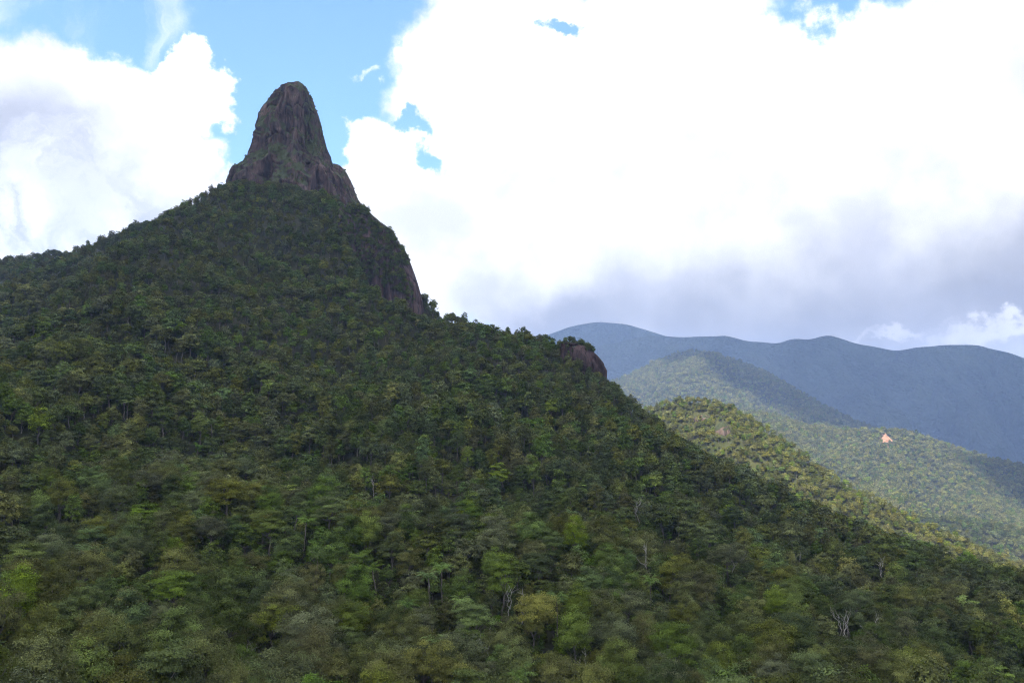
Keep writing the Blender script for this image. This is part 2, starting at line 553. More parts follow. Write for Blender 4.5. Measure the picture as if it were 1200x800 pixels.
# spur of bare crags just behind the mountain's right flank, in the sun
ridge_o, RX, RY, RZ = hill('ridge', [(640, 520, 1180), (720, 492, 1120), (775, 472, 1060), (800, 467, 1030), (825, 466, 1010), (850, 474, 990), (880, 489, 965), (920, 516, 930), (960, 548, 900), (1000, 572, 870),
                                     (1050, 594, 845), (1100, 620, 820), (1150, 642, 800), (1200, 661, 780), (1300, 695, 750)], HILL_SOIL, 0.62, 0.7, 330, 200, 7, 7, 14, 95, 21, dz=-6)
# left shoulder behind the mountain
shoulder_o, LX, LY, LZ = hill('hill', [(-160, 330, 980), (-60, 312, 980), (0, 304, 970), (40, 299, 960), (70, 296, 950), (100, 290, 940), (130, 281, 930), (165, 266, 920), (200, 250, 910), (250, 238, 900), (420, 262, 880)],
                              HILL_SOIL, 0.55, 0.6, 620, 120, 8, 8, 12, 120, 33, dz=-8)
# sunlit valley hill
valley_o, VX, VY, VZ = hill('hill', [(620, 560, 2500), (760, 512, 2420), (840, 490, 2350), (880, 482, 2300), (905, 484, 2260), (940, 497, 2220), (1000, 503, 2180), (1060, 503, 2150), (1100, 517, 2120), (1150, 534, 2090),
                                     (1200, 545, 2060), (1300, 575, 2020), (1400, 600, 2000)], HILL_SOIL, 0.36, 0.5, 900, 300, 16, 16, 60, 330, 47, dz=-9)
# dark foot hill in front of it
foot_o, FX, FY, FZ = hill('hill', [(930, 640, 1500), (1000, 606, 1480), (1040, 599, 1470), (1090, 603, 1450), (1140, 608, 1440), (1200, 618, 1420), (1300, 640, 1400)],
                          HILL_SOIL, 0.5, 0.6, 300, 160, 10, 10, 16, 150, 59, dz=-8)
# middle hill, left of centre, partly in the sun
middle_o, MX, MY, MZ = hill('hill', [(560, 500, 3800), (680, 462, 3700), (735, 440, 3620), (770, 421, 3560), (800, 411, 3520), (830, 411, 3500), (870, 424, 3480), (900, 437, 3460), (950, 466, 3420), (1000, 492, 3380),
                                     (1060, 515, 3340), (1150, 545, 3300)], HILL_SOIL, 0.42, 0.5, 1100, 300, 22, 22, 90, 420, 71, dz=-12)
# the blue range at the back
link_range, _, _, _ = hill('mountains', [(700, 405, 6600), (760, 392, 6500), (800, 396, 6450), (850, 394, 6400), (880, 399, 6380), (910, 402, 6350), (932, 395, 6320), (950, 398, 6300), (972, 393, 6280), (1000, 401, 6250),
                                         (1050, 411, 6220), (1080, 406, 6200), (1110, 403, 6180), (1145, 404, 6150), (1180, 413, 6120), (1220, 425, 6100), (1320, 440, 6050), (1420, 450, 6000)],
                           FAR_CANOPY_BIG, 0.5, 0.5, 2900, 600, 35, 35, 620, 800, 83, crest_noise=8)
link_peak, _, _, _ = hill('mountains', [(520, 440, 7600), (600, 408, 7500), (640, 393, 7450), (670, 382, 7420), (700, 377, 7400), (735, 380, 7380), (765, 389, 7360), (800, 400, 7340), (860, 420, 7300), (940, 440, 7250)],
                          FAR_CANOPY_BIG, 0.48, 0.5, 2300, 600, 40, 40, 560, 900, 97)


# ------------------------------------------------------------------ rocks
def loft(name, levels, depth, ratio, mat, seed, groove=4.0, rough=1.6, nz=130, nt=220, sub=None, power=2.4, lean=0.0, drop=60.0):
    """A rock body from its outline: left and right edges at each height, lying round at DEPTH."""
    L = []
    for py, l, r in levels:
        a, b = at(l, py, depth), at(r, py, depth)
        L.append((a[2], (a[0] + b[0]) / 2, (b[0] - a[0]) / 2))
    L.sort()
    L = np.array(L)
    L = np.vstack([[L[0, 0] - drop, L[0, 1], L[0, 2] * 1.02], L])
    # denser rings near the top
    zt = np.linspace(0, 1, nz)
    zs = L[0, 0] + (L[-1, 0] - L[0, 0]) * (1 - (1 - zt) ** 1.5)
    cx, hw = np.interp(zs, L[:, 0], L[:, 1]), np.interp(zs, L[:, 0], L[:, 2])
    # front to back the body tapers evenly, without the outline's steps
    kw = max(3, nz // 3) | 1
    win = np.hanning(kw + 2)[1:-1]
    slope = np.linspace(hw[0], hw[-1], nz)
    hwy = slope + np.convolve(np.pad(hw - slope, kw // 2, 'edge'), win / win.sum(), 'valid')
    hwy[-nz // 12:] = np.minimum(hwy[-nz // 12:], hw[-nz // 12:] * 1.15)
    th = np.linspace(0, 2 * math.pi, nt, endpoint=False)
    ct, st = np.cos(th), np.sin(th)
    ex = np.sign(ct) * np.abs(ct) ** (2 / power)
    ey = np.sign(st) * np.abs(st) ** (2 / power)
    X = cx[:, None] + hw[:, None] * ex[None]
    Y = depth + lean * (zs[:, None] - zs[0]) + hwy[:, None] * ratio * ey[None]
    Z = np.repeat(zs[:, None], nt, 1)
    k = np.clip(hw[:, None] / 20.0, 0.25, 1.0)
    g = groove * k * (ridged((X + 0.10 * Z) / 20.0, Y / 20.0 + Z / 300.0, 3, seed) - 0.75)
    g = g + groove * 1.1 * k * fbm(X / 45, Y / 45, Z / 130, 3, seed + 3)
    # broken ledges: the face steps back where a slanting noise passes a level
    st_ = fbm(X / 38, Y / 38, (Z + 1.1 * X) / 40, 3, seed + 29)
    g = g - groove * 0.6 * k / (1 + np.exp(-14 * (st_ - 0.1)))
    led = rough * k * fbm(X / 9, Y / 9, Z / 20, 4, seed + 7)
    # long cracks
    led = led - rough * 1.5 * k * np.exp(-(vnoise(X / 8, Y / 8, Z / 55, seed + 31) / 0.09) ** 2) - rough * 0.9 * k * np.exp(-(vnoise(X / 14 + 5, Y / 14, (Z + 0.4 * X) / 16, seed + 37) / 0.07) ** 2)
    nrm = np.stack([ex, ey / max(ratio, 0.4)], 0)
    nrm = nrm / np.linalg.norm(nrm, axis=0)
    disp = (g + led) * 0.8
    # hold the outline: less push exactly at the left and right edges
    hold = 1 - 0.75 * np.abs(ct)[None] ** 4
    X = X + disp * hold * nrm[0][None]
    Y = Y + disp * nrm[1][None]
    Z = Z + rough * 0.6 * k * fbm(X / 14, Y / 14, Z / 30, 3, seed + 13)
    verts = np.stack([X, Y, Z], -1).reshape(-1, 3)
    faces = grid_faces(nz, nt, wrap=True)
    top = np.array([[cx[-1], depth + lean * (zs[-1] - zs[0]), zs[-1] + 1.0]])
    ti = len(verts)
    verts = np.vstack([verts, top])
    base = (nz - 1) * nt
    tris = np.array([[base + i, base + (i + 1) % nt, ti] for i in range(nt)])
    return verts, [faces, tris]


def join_bodies(bodies):
    V, Q, T, n = [], [], [], 0
    for v, (q, t) in bodies:
        V.append(v)
        Q.append(q + n)
        T.append(t + n)
        n += len(v)
    return np.vstack(V), [np.vstack(Q), np.vstack(T)]


pin = loft('a', [(101, 332, 354), (103, 326, 359), (108, 320, 361), (114, 315, 364), (122, 311, 367), (132, 306, 371), (142, 303, 375), (152, 300, 379), (164, 297, 382), (176, 294, 386), (184, 292, 390), (190, 290, 391),
                 (198, 286, 396), (208, 280, 402), (216, 275, 407), (230, 268, 413), (250, 258, 422)], 815, 0.85, ROCK, 5, groove=7.0, rough=2.2, nz=260, nt=420)
buttress = loft('b', [(194, 387, 396), (198, 383, 402), (204, 378, 407), (212, 374, 411), (222, 372, 415), (236, 372, 421), (246, 372, 428), (262, 372, 436)], 826, 1.1, ROCK, 15, groove=3.0, rough=1.5, nz=90, nt=150)
step = loft('c', [(192, 290, 304), (197, 285, 307), (204, 280, 310), (212, 275, 314), (222, 270, 318), (240, 258, 322)], 822, 1.0, ROCK, 25, groove=2.6, rough=1.4, nz=80, nt=140)
pv, pf = join_bodies([pin, buttress, step])
pinnacle = link('rock_pinnacle', mesh_np('rock_pinnacle', pv, pf, [ROCK], smooth=True), label='tall dark purple-brown rock pinnacle crowning the forested mountain', category='rock')

cliff_b = loft('d', [(243, 398, 424), (248, 394, 432), (256, 390, 440), (264, 388, 450), (274, 388, 461), (284, 390, 467), (295, 394, 474), (308, 398, 481), (322, 402, 487), (336, 406, 492), (350, 410, 496),
                     (365, 414, 498), (380, 418, 498)], 692, 0.75, CLIFF, 41, groove=3.4, rough=1.7, nz=200, nt=320)
cliff = link('rock_cliff', mesh_np('rock_cliff', *cliff_b, [CLIFF], smooth=True), label='streaked brown cliff face on the steep shoulder below the pinnacle', category='rock')

out_b = join_bodies([loft('e', [(400, 658, 668), (403, 655, 678), (407, 653, 688), (413, 653, 697), (420, 654, 703), (427, 657, 708), (434, 660, 712), (440, 668, 712), (448, 676, 711), (460, 684, 708)], 522, 0.8, CLIFF, 61,
                          groove=3.6, rough=2.6, nz=90, nt=150, drop=20)])
outcrop = link('rock_outcrop', mesh_np('rock_outcrop', *out_b, [CLIFF], smooth=True), label='dark rock outcrop jutting from the ridge line right of the cliff', category='rock')

crags = []
for (l, r, t, b, dep, label) in [(812, 834, 485, 496, 985, 'small reddish crag high on the sunlit ridge'),
                                 (836, 858, 494, 518, 945, 'pale pinkish crag lower on the sunlit ridge, half behind the dark slope')]:
    w = r - l
    body = loft('f', [(t, l + w * .35, l + w * .55), (t + (b - t) * .2, l + w * .15, l + w * .8), (t + (b - t) * .5, l, l + w * .95), (t + (b - t) * .8, l + w * .05, r), (b, l + w * .1, r)], dep, 0.8, PALE_ROCK,
                71 + l, groove=2.0, rough=2.0, nz=60, nt=110, drop=14)
    crags.append((body, link('crag', mesh_np('crag', *body, [PALE_ROCK], smooth=True), label=label, category='rock', group='crags on the sunlit ridge')))


# ------------------------------------------------------------------ trees
def tubes(paths, sides=6):
    """Tapered tubes along paths [(points, radii)]: verts, quads."""
    V, Q, n = [], [], 0
    for pts, rad in paths:
        pts = np.asarray(pts, float)
        m = len(pts)
        t = np.gradient(pts, axis=0)
        t /= np.linalg.norm(t, axis=1)[:, None] + 1e-9
        ref = np.array([0.0, 1.0, 0.0]) if abs(t[0, 1]) < 0.9 else np.array([1.0, 0, 0])
        a = np.cross(t, ref)
        a /= np.linalg.norm(a, axis=1)[:, None] + 1e-9
        b = np.cross(t, a)
        th = np.linspace(0, 2 * math.pi, sides, endpoint=False)
        ring = pts[:, None] + np.asarray(rad)[:, None, None] * (a[:, None] * np.cos(th)[None, :, None] + b[:, None] * np.sin(th)[None, :, None])
        V.append(ring.reshape(-1, 3))
        Q.append(grid_faces(m, sides, wrap=True) + n)
        n += m * sides
    return np.vstack(V), np.vstack(Q)


def limb(rng, a, b, r0, r1, n=6, wob=0.06):
    a, b = np.asarray(a, float), np.asarray(b, float)
    t = np.linspace(0, 1, n)
    p = a + (b - a) * t[:, None]
    L = np.linalg.norm(b - a)
    p[1:-1] += rng.normal(0, wob * L, (n - 2, 3)) * np.array([1, 1, 0.4])
    return p, r0 + (r1 - r0) * t


def leaves(rng, centres, normals, size, aspect=0.5):
    """Diamond leaves, slightly folded."""
    n = len(centres)
    nr = normals / (np.linalg.norm(normals, axis=1)[:, None] + 1e-9)
    t = rng.normal(0, 1, (n, 3))
    t -= nr * np.sum(t * nr, 1)[:, None]
    t /= np.linalg.norm(t, axis=1)[:, None] + 1e-9
    b = np.cross(nr, t)
    s = size * rng.uniform(0.6, 1.35, n)[:, None]
    V = np.stack([centres - t * s, centres + b * s * aspect + nr * s * 0.12, centres + t * s, centres - b * s * aspect + nr * s * 0.12], 1).reshape(-1, 3)
    Q = np.arange(4 * n).reshape(n, 4)
    return V, Q


FORMS = {
    # crown centre height, crown radii, clump count, clump radius, flatten of a clump
    'round': dict(c=6.8, r=(3.3, 3.3, 4.4), k=46, cr=1.10, flat=0.95),
    'broad': dict(c=7.6, r=(4.2, 4.0, 3.9), k=54, cr=1.15, flat=0.85),
    'tall': dict(c=8.4, r=(2.5, 2.5, 5.6), k=40, cr=1.0, flat=1.0),
    'tiered': dict(c=7.6, r=(3.6, 3.6, 4.4), k=34, cr=1.35, flat=0.5),
    'feathery': dict(c=7.2, r=(3.0, 3.0, 4.9), k=60, cr=0.85, flat=1.2),
}


def tree_parts(form, seed, n_leaves, leaf):
    rng = np.random.default_rng(seed)
    f = FORMS[form]
    R = np.array(f['r']) * rng.uniform(0.88, 1.12, 3)
    c = np.array([0, 0, f['c']])
    K = f['k']
    # a closed, lumpy dome: clumps spread over the shell of the crown, a few inside, some pushed out or left out
    g = np.arange(K) + 0.5
    zz = 1 - 1.55 * g / K
    aa = g * 2.399963 + rng.uniform(0, 6.28)
    q = np.sqrt(np.maximum(0, 1 - zz ** 2))
    shell = np.column_stack([q * np.cos(aa), q * np.sin(aa), zz]) + rng.normal(0, 0.13, (K, 3))
    push = 0.74 + 0.20 * fbm(shell[:, 0] * 1.3 + seed, shell[:, 1] * 1.3, shell[:, 2] * 1.3, 2, seed) + rng.normal(0, 0.06, K)
    push[rng.integers(0, K, K // 7)] *= 0.5
    cen = c + shell * push[:, None] * R
    rad = f['cr'] * rng.uniform(0.65, 1.3, K)
    B = shell[rng.choice(K, 8, replace=False)] * 0.6
    idx = rng.integers(0, K, n_leaves)
    d = rng.normal(0, 1, (n_leaves, 3))
    d /= np.linalg.norm(d, axis=1)[:, None]
    d[:, 2] = np.where(d[:, 2] < -0.25, -d[:, 2] * 0.6, d[:, 2])
    rr = rng.uniform(0.35, 1.0, n_leaves) ** 0.6 * (1 + 0.22 * rng.normal(0, 1, n_leaves))
    off = d * (rr * rad[idx])[:, None]
    off[:, 2] *= f['flat']
    pts = cen[idx] + off
    out = pts - c
    out /= np.linalg.norm(out, axis=1)[:, None] + 1e-9
    nr = 0.55 * d + 0.75 * out + rng.normal(0, 0.38, (n_leaves, 3)) + np.array([0, 0, 0.25])
    asp = 0.30 if form == 'feathery' else 0.5
    lv, lq = leaves(rng, pts, nr, leaf, asp)
    ctone = rng.uniform(0, 1, K)
    tone = np.clip(0.6 * ctone[idx] + 0.4 * rng.uniform(0, 1, n_leaves), 0, 1)
    # trunk with limbs out to the boughs
    fork = c[2] - R[2] * rng.uniform(0.35, 0.6)
    lean = rng.normal(0, 0.35, 2)
    paths = [limb(rng, (0, 0, -1.2), (lean[0], lean[1], fork), 0.24, 0.16, 7, 0.02)]
    for b in B:
        e = c + b * R * 0.95
        paths.append(limb(rng, (lean[0], lean[1], fork - 0.2), e, 0.12, 0.03, 6, 0.06))
    tv, tq = tubes(paths, 6)
    return (lv, lq, tone), (tv, tq)


def crown_mesh(lv, lq, tone, mat):
    return mesh_np('crown', lv, lq, [mat], attrs={'leaf_tone': ('FACE', 'FLOAT', tone.astype(np.float32))})


def whole_tree_mesh(name, parts, mat, bark):
    (lv, lq, tone), (tv, tq) = parts
    v = np.vstack([lv, tv])
    f = [lq, tq + len(lv)]
    mi = np.concatenate([np.zeros(len(lq)), np.ones(len(tq))])
    t = np.concatenate([tone, np.full(len(tq), 0.5)]).astype(np.float32)
    return mesh_np(name, v, f, [mat, bark], mi, attrs={'leaf_tone': ('FACE', 'FLOAT', t)})


def palm_parts(seed, h=8.5):
    rng = np.random.default_rng(seed)
    lean = rng.normal(0, 0.5, 2)
    top = np.array([lean[0], lean[1], h])
    tv, tq = tubes([limb(rng, (0, 0, -1), top, 0.17, 0.11, 8, 0.01)], 7)
    V, Q, n = [], [], 0
    nf = int(rng.integers(10, 18))
    for i in range(nf):
        a = 2 * math.pi * (i + rng.uniform(-0.3, 0.3)) / nf
        up = rng.uniform(0.45, 1.5)
        Ln = rng.uniform(3.0, 4.0)
        m = 15
        t = np.linspace(0, 1, m)
        ang = up - t * rng.uniform(1.5, 2.1)
        r = np.concatenate([[0], np.cumsum(np.cos(ang[:-1]) * Ln / m)])
        z = np.concatenate([[0], np.cumsum(np.sin(ang[:-1]) * Ln / m)])
        dirv = np.array([math.cos(a), math.sin(a), 0])
        side = np.array([-math.sin(a), math.cos(a), 0])
        mid = top + r[:, None] * dirv + z[:, None] * np.array([0, 0, 1])
        for s in (-1, 1):
            for j in range(1, m):
                w = 0.85 * math.sin(math.pi * (0.12 + 0.86 * j / m)) ** 0.7
                base0, base1 = mid[j - 1], mid[j] - (mid[j] - mid[j - 1]) * 0.45
                tip = (base0 + base1) / 2 + side * s * w * 0.85 + dirv * w * 0.4 + np.array([0, 0, -0.35 * w])
                V += [base0, base1, tip + dirv * 0.03, tip]
                Q.append([n, n + 1, n + 2, n + 3])
                n += 4
    lv, lq = np.array(V), np.array(Q)
    return (lv, lq, rng.uniform(0.2, 0.9, len(lq))), (tv, tq)


def dead_parts(seed, h=11.0):
    rng = np.random.default_rng(seed)
    paths = []

    def grow(p, d, L, r, lvl):
        e = p + d * L
        paths.append(limb(rng, p, e, r, r * 0.55, 6, 0.05))
        if lvl == 0:
            return
        for _ in range(3 if lvl > 1 else 4):
            nd = d + rng.normal(0, 0.55, 3)
            nd[2] = abs(nd[2]) * 0.8 + 0.2
            nd /= np.linalg.norm(nd)
            grow(p + d * L * rng.uniform(0.7, 1.0), nd, L * rng.uniform(0.38, 0.6), r * 0.5, lvl - 1)
    d0 = np.array([rng.normal(0, 0.08), rng.normal(0, 0.08), 1.0])
    grow(np.array([0, 0, -1.0]), d0 / np.linalg.norm(d0), h * 0.66, 0.15, 2)
    return tubes(paths, 5)


def proto_collection(name, meshes):
    c = bpy.data.collections.new(name)
    for i, m in enumerate(meshes):
        o = bpy.data.objects.new('%s_%02d' % (name, i), m)
        c.objects.link(o)
    return c


def scatter(name, pts, rot, scl, idx, coll, label=None, **props):
    """One mass of trees: instances of the collection's trees at the points (geometry nodes)."""
    me = bpy.data.meshes.new(name)
    me.vertices.add(len(pts))
    me.vertices.foreach_set('co', np.asarray(pts, np.float32).ravel())
    for k, typ, vals in (('rot', 'FLOAT_VECTOR', rot), ('scl', 'FLOAT_VECTOR', scl), ('pick', 'INT', idx)):
        a = me.attributes.new(k, typ, 'POINT')
        a.data.foreach_set('value' if typ == 'INT' else 'vector', np.asarray(vals, np.int32 if typ == 'INT' else np.float32).ravel())
    o = link(name, me, kind='stuff', **props)
    if label:
        o['label'] = label
    ng = bpy.data.node_groups.new(name, 'GeometryNodeTree')
    ng.interface.new_socket('Geometry', in_out='INPUT', socket_type='NodeSocketGeometry')
    ng.interface.new_socket('Geometry', in_out='OUTPUT', socket_type='NodeSocketGeometry')
    gi, go = ng.nodes.new('NodeGroupInput'), ng.nodes.new('NodeGroupOutput')
    ip = ng.nodes.new('GeometryNodeInstanceOnPoints')
    ci = ng.nodes.new('GeometryNodeCollectionInfo')
    ci.inputs['Collection'].default_value = coll
    ci.inputs['Separate Children'].default_value = True
    ci.inputs['Reset Children'].default_value = True
    ip.inputs['Pick Instance'].default_value = True
    for nm, typ, sock in (('rot', 'FLOAT_VECTOR', 'Rotation'), ('scl', 'FLOAT_VECTOR', 'Scale'), ('pick', 'INT', 'Instance Index')):
        na = ng.nodes.new('GeometryNodeInputNamedAttribute')
        na.data_type = typ
        na.inputs['Name'].default_value = nm
        ng.links.new(na.outputs['Attribute'], ip.inputs[sock])
    ng.links.new(gi.outputs[0], ip.inputs['Points'])
    ng.links.new(ci.outputs[0], ip.inputs['Instance'])
    ng.links.new(ip.outputs[0], go.inputs[0])
    md = o.modifiers.new('scatter', 'NODES')
    md.node_group = ng
    return o


# species: (form, tint) with how often each occurs on the mountain
SPECIES = [('round', 'dark green', 12), ('round', 'olive green', 15), ('round', 'mid-green', 11), ('broad', 'olive green', 10), ('broad', 'grey-green', 8), ('broad', 'dark green', 8),
           ('feathery', 'olive green', 11), ('feathery', 'brownish', 5), ('feathery', 'dark green', 8), ('tall', 'mid-green', 3), ('tall', 'dark green', 3), ('tiered', 'grey-green', 3),
           ('tiered', 'mid-green', 3), ('round', 'lime green', 2.2), ('tiered', 'lime green', 1.0), ('round', 'yellow-green', 1.1), ('feathery', 'lime green', 1.8), ('round', 'pale olive', 0.6), ('broad', 'pale olive', 0.5), ('feathery', 'pale olive', 0.5)]
WEIGHT = np.array([s[2] for s in SPECIES], float)
WEIGHT /= WEIGHT.sum()
# paler leaf mix on the hills behind: sunlight put into the colour
SUNLIT_WEIGHT = np.array([w * {'pale olive': 45, 'yellow-green': 4, 'lime green': 4, 'olive green': 1, 'grey-green': 1, 'mid-green': 0.8}.get(t, 0.05) for f, t, w in SPECIES])
SUNLIT_WEIGHT /= SUNLIT_WEIGHT.sum()
NEAR = [tree_parts(f, 100 + i, 13000, 0.125) for i, (f, t, w) in enumerate(SPECIES)]
MID = proto_collection('forest_tree', [whole_tree_mesh('tree', tree_parts(f, 300 + i, 2800, 0.28), TINTS[t], BARK) for i, (f, t, w) in enumerate(SPECIES)])
FAR = proto_collection('distant_tree', [whole_tree_mesh('tree', tree_parts(f, 500 + i, 900, 0.50), TINTS[t], BARK) for i, (f, t, w) in enumerate(SPECIES)])
DOT = proto_collection('speck_tree', [whole_tree_mesh('tree', tree_parts(f, 700 + i, 220, 1.05), TINTS[t], BARK) for i, (f, t, w) in enumerate(SPECIES)])


def jittered(x0, x1, y0, y1, s):
    xs, ys = np.arange(x0, x1, s), np.arange(y0, y1, s)
    x, y = np.meshgrid(xs, ys, indexing='ij')
    x = x + (np.arange(len(ys)) % 2)[None] * s * 0.5
    p = np.stack([x, y], -1).reshape(-1, 2) + RNG.uniform(-0.42, 0.42, (x.size, 2)) * s
    return p


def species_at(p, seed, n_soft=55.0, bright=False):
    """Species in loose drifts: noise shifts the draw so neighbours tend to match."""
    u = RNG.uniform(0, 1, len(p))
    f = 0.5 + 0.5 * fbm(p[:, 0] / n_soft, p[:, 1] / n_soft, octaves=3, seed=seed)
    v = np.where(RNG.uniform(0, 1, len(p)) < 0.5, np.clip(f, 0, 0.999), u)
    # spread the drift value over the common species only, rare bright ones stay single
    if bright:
        return RNG.choice(len(SPECIES), len(p), p=SUNLIT_WEIGHT)
    w = WEIGHT.copy()
    cum = np.cumsum(w)
    pick = np.searchsorted(cum, np.where(v == u, u, v * cum[12] * 0.999))
    return np.minimum(pick, len(SPECIES) - 1)


def seen(P, top=11.0, slack=24.0):
    """Points whose tops, seen from the camera, are not far behind the mountain's surface."""
    ok = np.ones(len(P), bool)
    for t in np.linspace(0.12, 0.985, 60):
        zl = (P[:, 2] + top) * t
        ok &= zl > height(P[:, 0] * t, P[:, 1] * t) - slack
    return ok


bodies = [pin, buttress, step, cliff_b, out_b]


def in_rock(P):
    """Trees whose foot would be inside one of the rocks."""
    bad = np.zeros(len(P), bool)
    for v, _ in bodies:
        v = v[::7]
        lo, hi = v.min(0), v.max(0)
        near = np.where((P[:, 0] > lo[0]) & (P[:, 0] < hi[0]) & (P[:, 1] > lo[1]) & (P[:, 1] < hi[1]) & (P[:, 2] < hi[2]))[0]
        for i in near:
            s = v[np.abs(v[:, 2] - P[i, 2] - 2) < 4]
            if len(s) > 6:
                c = (s.min(0) + s.max(0)) / 2
                r = (s.max(0) - s.min(0)) / 2 + 0.1
                if ((P[i, 0] - c[0]) / r[0]) ** 2 + ((P[i, 1] - c[1]) / r[1]) ** 2 < 0.95:
                    bad[i] = True
    return bad


xy = np.vstack([jittered(-260, 300, 70, 215, 5.2), jittered(-520, 520, 215, 420, 4.8), jittered(-720, 520, 420, 880, 4.9)])
P = np.column_stack([xy, height(xy[:, 0], xy[:, 1])])
keep = np.abs(P[:, 0]) < 0.70 * P[:, 1] + 25
P = P[keep]
px, py = to_pixel(P + [0, 0, 9.0])
P = P[(py < 930)]
P = P[seen(P)]
P = P[~in_rock(P)]
scale = 0.79 * (0.64 + 0.80 * RNG.uniform(0, 1, len(P)) ** 1.6) * (1 + 0.12 * fbm(P[:, 0] / 40, P[:, 1] / 40, octaves=2, seed=77))
scale = np.where(P[:, 1] > 420, scale * 0.92, scale)
spin = RNG.uniform(0, 2 * math.pi, len(P))
kind_i = species_at(P, 5)

# the special trees the photograph shows: palms, bare trees, bright crowns
PALM_PX = [(297, 372, 3), (305, 388, 2), (244, 478, 3), (252, 500, 3), (232, 512, 2), (297, 563, 2), (330, 552, 2), (345, 592, 2), (356, 606, 2), (388, 652, 2), (372, 640, 2), (445, 655, 2), (508, 676, 2),
           (518, 660, 2), (540, 694, 2), (463, 690, 1), (505, 742, 2), (420, 688, 1), (672, 590, 1), (686, 518, 3), (652, 694, 1), (598, 768, 2), (1036, 795, 1), (760, 668, 1), (848, 655, 1), (150, 470, 2), (205, 540, 2),
           (90, 640, 2), (560, 560, 1), (470, 590, 1), (920, 690, 1), (100, 372, 2)]
DEAD_PX = [(295, 722), (290, 745), (596, 672), (606, 676), (573, 712), (670, 712), (678, 735), (934, 650), (984, 712), (990, 716), (1022, 712), (746, 590), (1034, 660), (860, 640), (440, 560), (150, 690), (760, 640)]


def hit(px, py, top):
    """Where the line of sight through a pixel comes within TOP metres of the mountain's surface."""
    d = pixel_dir(px, py)
    for y in np.arange(60, 800, 1.5):
        q = d * y
        if q[2] <= float(height(q[0], q[1])) + top:
            return np.array([q[0], q[1], float(height(q[0], q[1]))])
    return None


special = []
for pxx, pyy, big in PALM_PX:
    q = hit(pxx, pyy, 11.0)
    if q is not None:
        special.append(('palm', q, big))
for pxx, pyy in DEAD_PX:
    q = hit(pxx, pyy, 11.0)
    if q is not None:
        special.append(('dead', q, 1))
SP = np.array([s[1] for s in special])
# clear the nearest common trees round each special one
dist = np.min(np.linalg.norm(P[:, None, :2] - SP[None, :, :2], axis=2), axis=1)
m = dist > 3.2
P, scale, spin, kind_i = P[m], scale[m], spin[m], kind_i[m]

# crowns the photograph shows brighter than their neighbours
BRIGHT_PX = [(195, 683, 14), (440, 622, 13), (770, 568, 13), (683, 632, 16), (553, 583, 13), (35, 688, 13), (905, 705, 13), (930, 720, 16), (1190, 728, 15), (1115, 780, 15), (1058, 790, 17), (600, 765, 13), (22, 640, 14),
             (120, 572, 13), (622, 694, 15), (648, 728, 13), (715, 788, 16), (672, 785, 15), (840, 770, 16), (330, 612, 14), (250, 505, 16), (236, 480, 13), (244, 455, 16), (640, 505, 13), (985, 655, 15), (1040, 672, 13),
             (470, 540, 17), (300, 470, 13), (400, 470, 16), (160, 600, 14), (5, 785, 13), (500, 520, 13), (1165, 715, 15), (60, 560, 16)]
for pxx, pyy, k in BRIGHT_PX:
    q = hit(pxx, pyy, 9.0)
    if q is not None:
        i = int(np.argmin(np.linalg.norm(P[:, :2] - q[:2], axis=1)))
        kind_i[i] = k
        scale[i] = max(scale[i], 1.05)

# the 300 trees that show largest stand as trees of their own, the rest are the forest
px, py = to_pixel(P + np.column_stack([np.zeros(len(P)), np.zeros(len(P)), 8.5 * scale]))
show = (px > 12) & (px < 1188) & (py < 792)
size = np.where(show, scale / P[:, 1], 0)
order = np.argsort(-size)
own = np.zeros(len(P), bool)
own[order[:300]] = True
f = ~own
edge_f = f & (P[:, 1] < 130)
near_f = f & (P[:, 1] < 330) & ~edge_f
far_f = f & ~near_f & ~edge_f


def scl3(s):
    return np.column_stack([s * RNG.uniform(0.9, 1.12, len(s)), s * RNG.uniform(0.9, 1.12, len(s)), s * RNG.uniform(0.9, 1.1, len(s))])


def rot3(r):
    return np.column_stack([RNG.normal(0, 0.05, len(r)), RNG.normal(0, 0.05, len(r)), r])


CLOSE = proto_collection('close_tree', [whole_tree_mesh('tree', NEAR[i], TINTS[t], BARK) for i, (f_, t, w) in enumerate(SPECIES)])
scatter('forest', P[edge_f], rot3(spin[edge_f]), scl3(scale[edge_f]), kind_i[edge_f], CLOSE, label='closest forest trees along the lower edge of the slope', category='forest')
scatter('forest', P[near_f], rot3(spin[near_f]), scl3(scale[near_f]), kind_i[near_f], MID, label='dense dark green forest covering the lower mountain slope', category='forest')
scatter('forest', P[far_f], rot3(spin[far_f]), scl3(scale[far_f]), kind_i[far_f], FAR, label='dense dark green forest covering the upper mountain slope up to the pinnacle', category='forest')
uxy = jittered(-400, 400, 66, 430, 3.5)
U = np.column_stack([uxy, height(uxy[:, 0], uxy[:, 1])])
U = U[(np.abs(U[:, 0]) < 0.68 * U[:, 1] + 15)]
U = U[seen(U, 8.0)]
n = len(U)
scatter('undergrowth', U - [0, 0, 0.8], rot3(RNG.uniform(0, 6.28, n)), scl3(RNG.uniform(0.26, 0.50, n)), RNG.choice([0, 0, 1, 2, 2, 5, 8, 8], n), FAR, label='dark undergrowth filling the gaps beneath the nearest trees', category='undergrowth')
print('trees on the mountain', len(P), 'lower', near_f.sum(), 'upper', far_f.sum())


